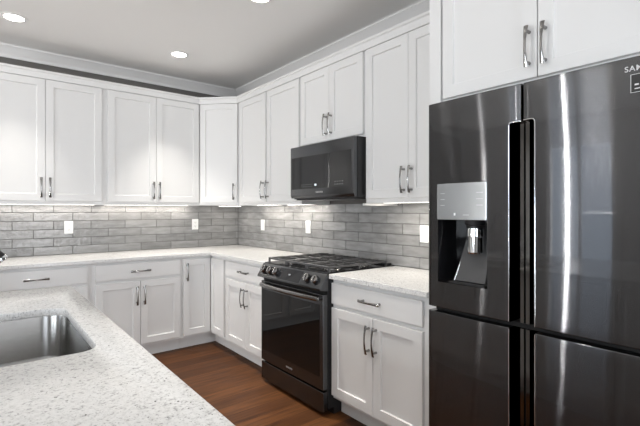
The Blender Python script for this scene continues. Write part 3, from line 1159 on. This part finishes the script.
# cavity liner (open towards the front)
bm = bmesh.new()
x0, x1, z0, z1, yf, yb = DX0 + 0.0005, DX1 - 0.0005, DZ0 + 0.0005, DM - 0.0005, -0.7265, -0.606
A = [bm.verts.new(p) for p in ((x0, yf, z0), (x1, yf, z0), (x1, yf, z1), (x0, yf, z1))]
B = [bm.verts.new(p) for p in ((x0 + 0.02, yb, z0 + 0.01), (x1 - 0.01, yb, z0 + 0.01), (x1 - 0.01, yb, z1), (x0 + 0.02, yb, z1))]
for i in range(4):
    bm.faces.new((A[i], A[(i + 1) % 4], B[(i + 1) % 4], B[i]))
bm.faces.new(B)
obj('dispenser_cavity', bm, M_BLKGLOSS, ul)
bm = bmesh.new()
prof = [(0.155, -0.618, DM - 0.01), (0.262, -0.618, DM - 0.01), (0.262, -0.690, DZ0 + 0.012), (0.112, -0.690, DZ0 + 0.012)]
prof2 = [(x, y + 0.010, z) for x, y, z in prof]
va, vb = [bm.verts.new(p) for p in prof], [bm.verts.new(p) for p in prof2]
bm.faces.new(va)
bm.faces.new(vb[::-1])
for i in range(4):
    bm.faces.new((va[i], va[(i + 1) % 4], vb[(i + 1) % 4], vb[i]))
pad = obj('dispenser_paddle', bm, mat('graphite_plastic', (0.06, 0.06, 0.062), 0.3), ul)
bm = bmesh.new()
sweep(bm, [(0.154, -0.6205, DM - 0.01), (0.146, -0.628, DM - 0.07), (0.128, -0.662, DZ0 + 0.10), (0.112, -0.6915, DZ0 + 0.012)], [0.004] * 4, 8)
obj('paddle_edge', bm, M_TRIMCHROME, pad, smooth=60)
bm = bmesh.new()
nz, nx, ny = DM - 0.001, 0.205, -0.672
lathe(bm, [(0.0, 0.0), (0.046, 0.0), (0.042, -0.022), (0.034, -0.026), (0.034, -0.036), (0.0, -0.036)], (nx, ny, nz), 24)
noz = obj('nozzle_housing', bm, M_BLKSATIN, ul, smooth=30)
bm = bmesh.new()
pr = [(0.0, -0.036), (0.036, -0.036), (0.038, -0.072), (0.035, -0.075), (0.034, -0.142), (0.030, -0.149), (0.0, -0.149)]
lathe(bm, pr, (nx, ny, nz), 32)
for v in bm.verts:
    d = Vector((v.co.x - nx, v.co.y - ny))
    if d.length > 0.02 and v.co.z < nz - 0.081:
        a = math.atan2(d.y, d.x)
        k = 1 + 0.04 * math.cos(a * 16)
        v.co.x, v.co.y = nx + d.x * k, ny + d.y * k
obj('nozzle', bm, M_TRIMCHROME, noz, smooth=20)
obj('drip_tray', boxes((0.100, 0.275, -0.722, -0.665, DZ0 + 0.0015, DZ0 + 0.008, 0.001)), M_BLKSATIN, ul)
bm = bmesh.new()
sweep(bm, [(0.105, -0.722, DZ0 + 0.009), (0.270, -0.722, DZ0 + 0.009)], [0.0015, 0.0015], 8)
obj('tray_edge', bm, M_DARKSTEEL, ul)
# lettering and sticker on the right door
me = text_mesh('SAMSUNG', 0.0175)
link('badge', me, M_LOGO, doors['ur'], (0.778, -0.7288, 1.7785), (PI / 2, 0, 0.03))
st = obj('sticker', boxes((0.795, 0.855, -0.7290, -0.7255, 1.707, 1.767)), M_STICKER, doors['ur'])
bm = boxes((0.795, 0.855, -0.7295, -0.7291, 1.7655, 1.767), (0.795, 0.855, -0.7295, -0.7291, 1.707, 1.7085), (0.795, 0.7965, -0.7295, -0.7291, 1.7085, 1.7655), (0.8535, 0.855, -0.7295, -0.7291, 1.7085, 1.7655),
           (0.806, 0.817, -0.7295, -0.7291, 1.730, 1.735), (0.821, 0.833, -0.7295, -0.7291, 1.730, 1.735), (0.836, 0.846, -0.7295, -0.7291, 1.730, 1.735), (0.806, 0.846, -0.7295, -0.7291, 1.718, 1.721))
obj('sticker_print', bm, M_WHITEPRINT, st)

# ---------------------------------------------------------------- outlets and switches


def outlet(label, loc, rz, rocker=False, group='white wall plates on the tile backsplash'):
    r = thing('light_switch' if rocker else 'wall_outlet', label, 'switch' if rocker else 'outlet', loc, rz, group)
    obj('plate', boxes((-0.036, 0.036, -0.0065, 0.0, -0.0585, 0.0585, 0.002)), M_PLATE, r)
    if rocker:
        obj('rocker', boxes((-0.0165, 0.0165, -0.0095, -0.0064, -0.033, 0.033, 0.001)), M_PLATE, r)
    else:
        for s in (-1, 1):
            s_ = obj('socket', boxes((-0.0165, 0.0165, -0.008, -0.0064, s * 0.021 - 0.0135, s * 0.021 + 0.0135, 0.0006)), M_PLATE, r)
            obj('slots', boxes((-0.008, -0.0055, -0.0083, -0.0079, s * 0.021 - 0.002, s * 0.021 + 0.008), (0.0055, 0.008, -0.0083, -0.0079, s * 0.021 - 0.002, s * 0.021 + 0.007), (-0.0025, 0.0025, -0.0083, -0.0079, s * 0.021 - 0.010, s * 0.021 - 0.006)), M_SLOT, s_)
    return r


outlet('white double outlet on the back wall tile, leftmost wall plate in the photo', (-1.753, -0.0012, 1.165), 0)
outlet('white double outlet on the back wall tile, below the cabinet left of the corner', (-0.533, -0.0012, 1.168), 0)
outlet('white wall switch on the right wall tile nearest the corner', (-0.0012, -0.572, 1.164), RB, True)
outlet('white wall switch on the right wall tile just left of the range', (-0.0012, -1.389, 1.167), RB, True)
outlet('white double outlet on the right wall tile beside the refrigerator', (-0.0012, -2.715, 1.160), RB)

# ---------------------------------------------------------------- lamps


def downlight(loc, label, power=DOWNLIGHT_W):
    r = thing('recessed_light', label, 'ceiling light', (loc[0], loc[1], H), 0, 'recessed ceiling lights')
    bm = bmesh.new()
    lathe(bm, [(0.084, -0.0002), (0.084, -0.004), (0.064, -0.007), (0.062, -0.003), (0.062, -0.0002)], seg=40)
    obj('trim_ring', bm, M_TRIM, r, smooth=40)
    bm = bmesh.new()
    lathe(bm, [(0.0618, -0.0005), (0.0618, -0.0035), (0.0, -0.0045)], seg=40)
    obj('lens', bm, M_LENS, r, smooth=40)
    l = bpy.data.lights.new('lamp', 'AREA')
    l.shape = 'DISK'
    l.size = 0.11
    l.energy = power
    l.color = (1.0, 0.95, 0.88)
    l.spread = math.radians(62)
    o = bpy.data.objects.new('lamp', l)
    COL.objects.link(o)
    o.parent = r
    o.location = (0, 0, -0.012)
    return r


downlight((-2.20, -0.715), 'recessed round ceiling light at the upper left, above the far-left cabinets', 4.0)
downlight((-0.99, -0.752), 'recessed round ceiling light nearest the room corner')
downlight((-0.945, -2.10), 'recessed round ceiling light cut off by the top edge, in front of the microwave', 8.5)
downlight((-2.20, -2.09), 'recessed round ceiling light above the far end of the island', 0.5)
downlight((-2.20, -3.42), 'recessed round ceiling light above the near end of the island', 0.5)
downlight((-1.30, -3.30), 'added unseen recessed ceiling light between the island and the refrigerator', 5.0)  # added out of view to brighten the base cabinets beside the range


def ledbar(label, loc, rz, length, k=1.0):
    r = thing('under_cabinet_light', label, 'lamp', loc, rz, 'slim light bars under the upper cabinets')
    obj('housing', boxes((-length / 2, length / 2, -0.014, 0.014, 0.003, 0.0115, 0.001)), M_PLATE, r)
    obj('diffuser', boxes((-length / 2 + 0.01, length / 2 - 0.01, -0.011, 0.011, 0.0005, 0.0029)), M_LED, r)
    l = bpy.data.lights.new('lamp', 'AREA')
    l.shape = 'RECTANGLE'
    l.size, l.size_y = length, 0.02
    l.energy = UNDERCAB_W * length * k
    l.color = (1.0, 0.93, 0.84)
    o = bpy.data.objects.new('lamp', l)
    COL.objects.link(o)
    o.parent = r
    o.location = (0, 0, -0.002)
    return r


ledbar('slim light bar under the far-left upper cabinet', (-1.97, -0.06, 1.3723), 0, 0.86, 0.6)
ledbar('slim light bar under the upper cabinet left of the diagonal corner', (-1.06, -0.06, 1.3723), 0, 0.86, 0.9)
ledbar('added slim light bar under the diagonal corner cabinet', (-0.215, -0.215, 1.3643), -PI / 4, 0.26)  # added to brighten the dark corner of the backsplash
ledbar('slim light bar under the single door cabinet next to the diagonal corner', (-0.10, -0.891, 1.3723), RB, 0.51, 1.4)
ledbar('slim light bar under the single door cabinet left of the microwave', (-0.10, -1.435, 1.3723), RB, 0.48, 1.4)
ledbar('slim light bar under the tall cabinet beside the refrigerator', (-0.19, -2.85, 1.3723), RB, 0.68, 1.7)
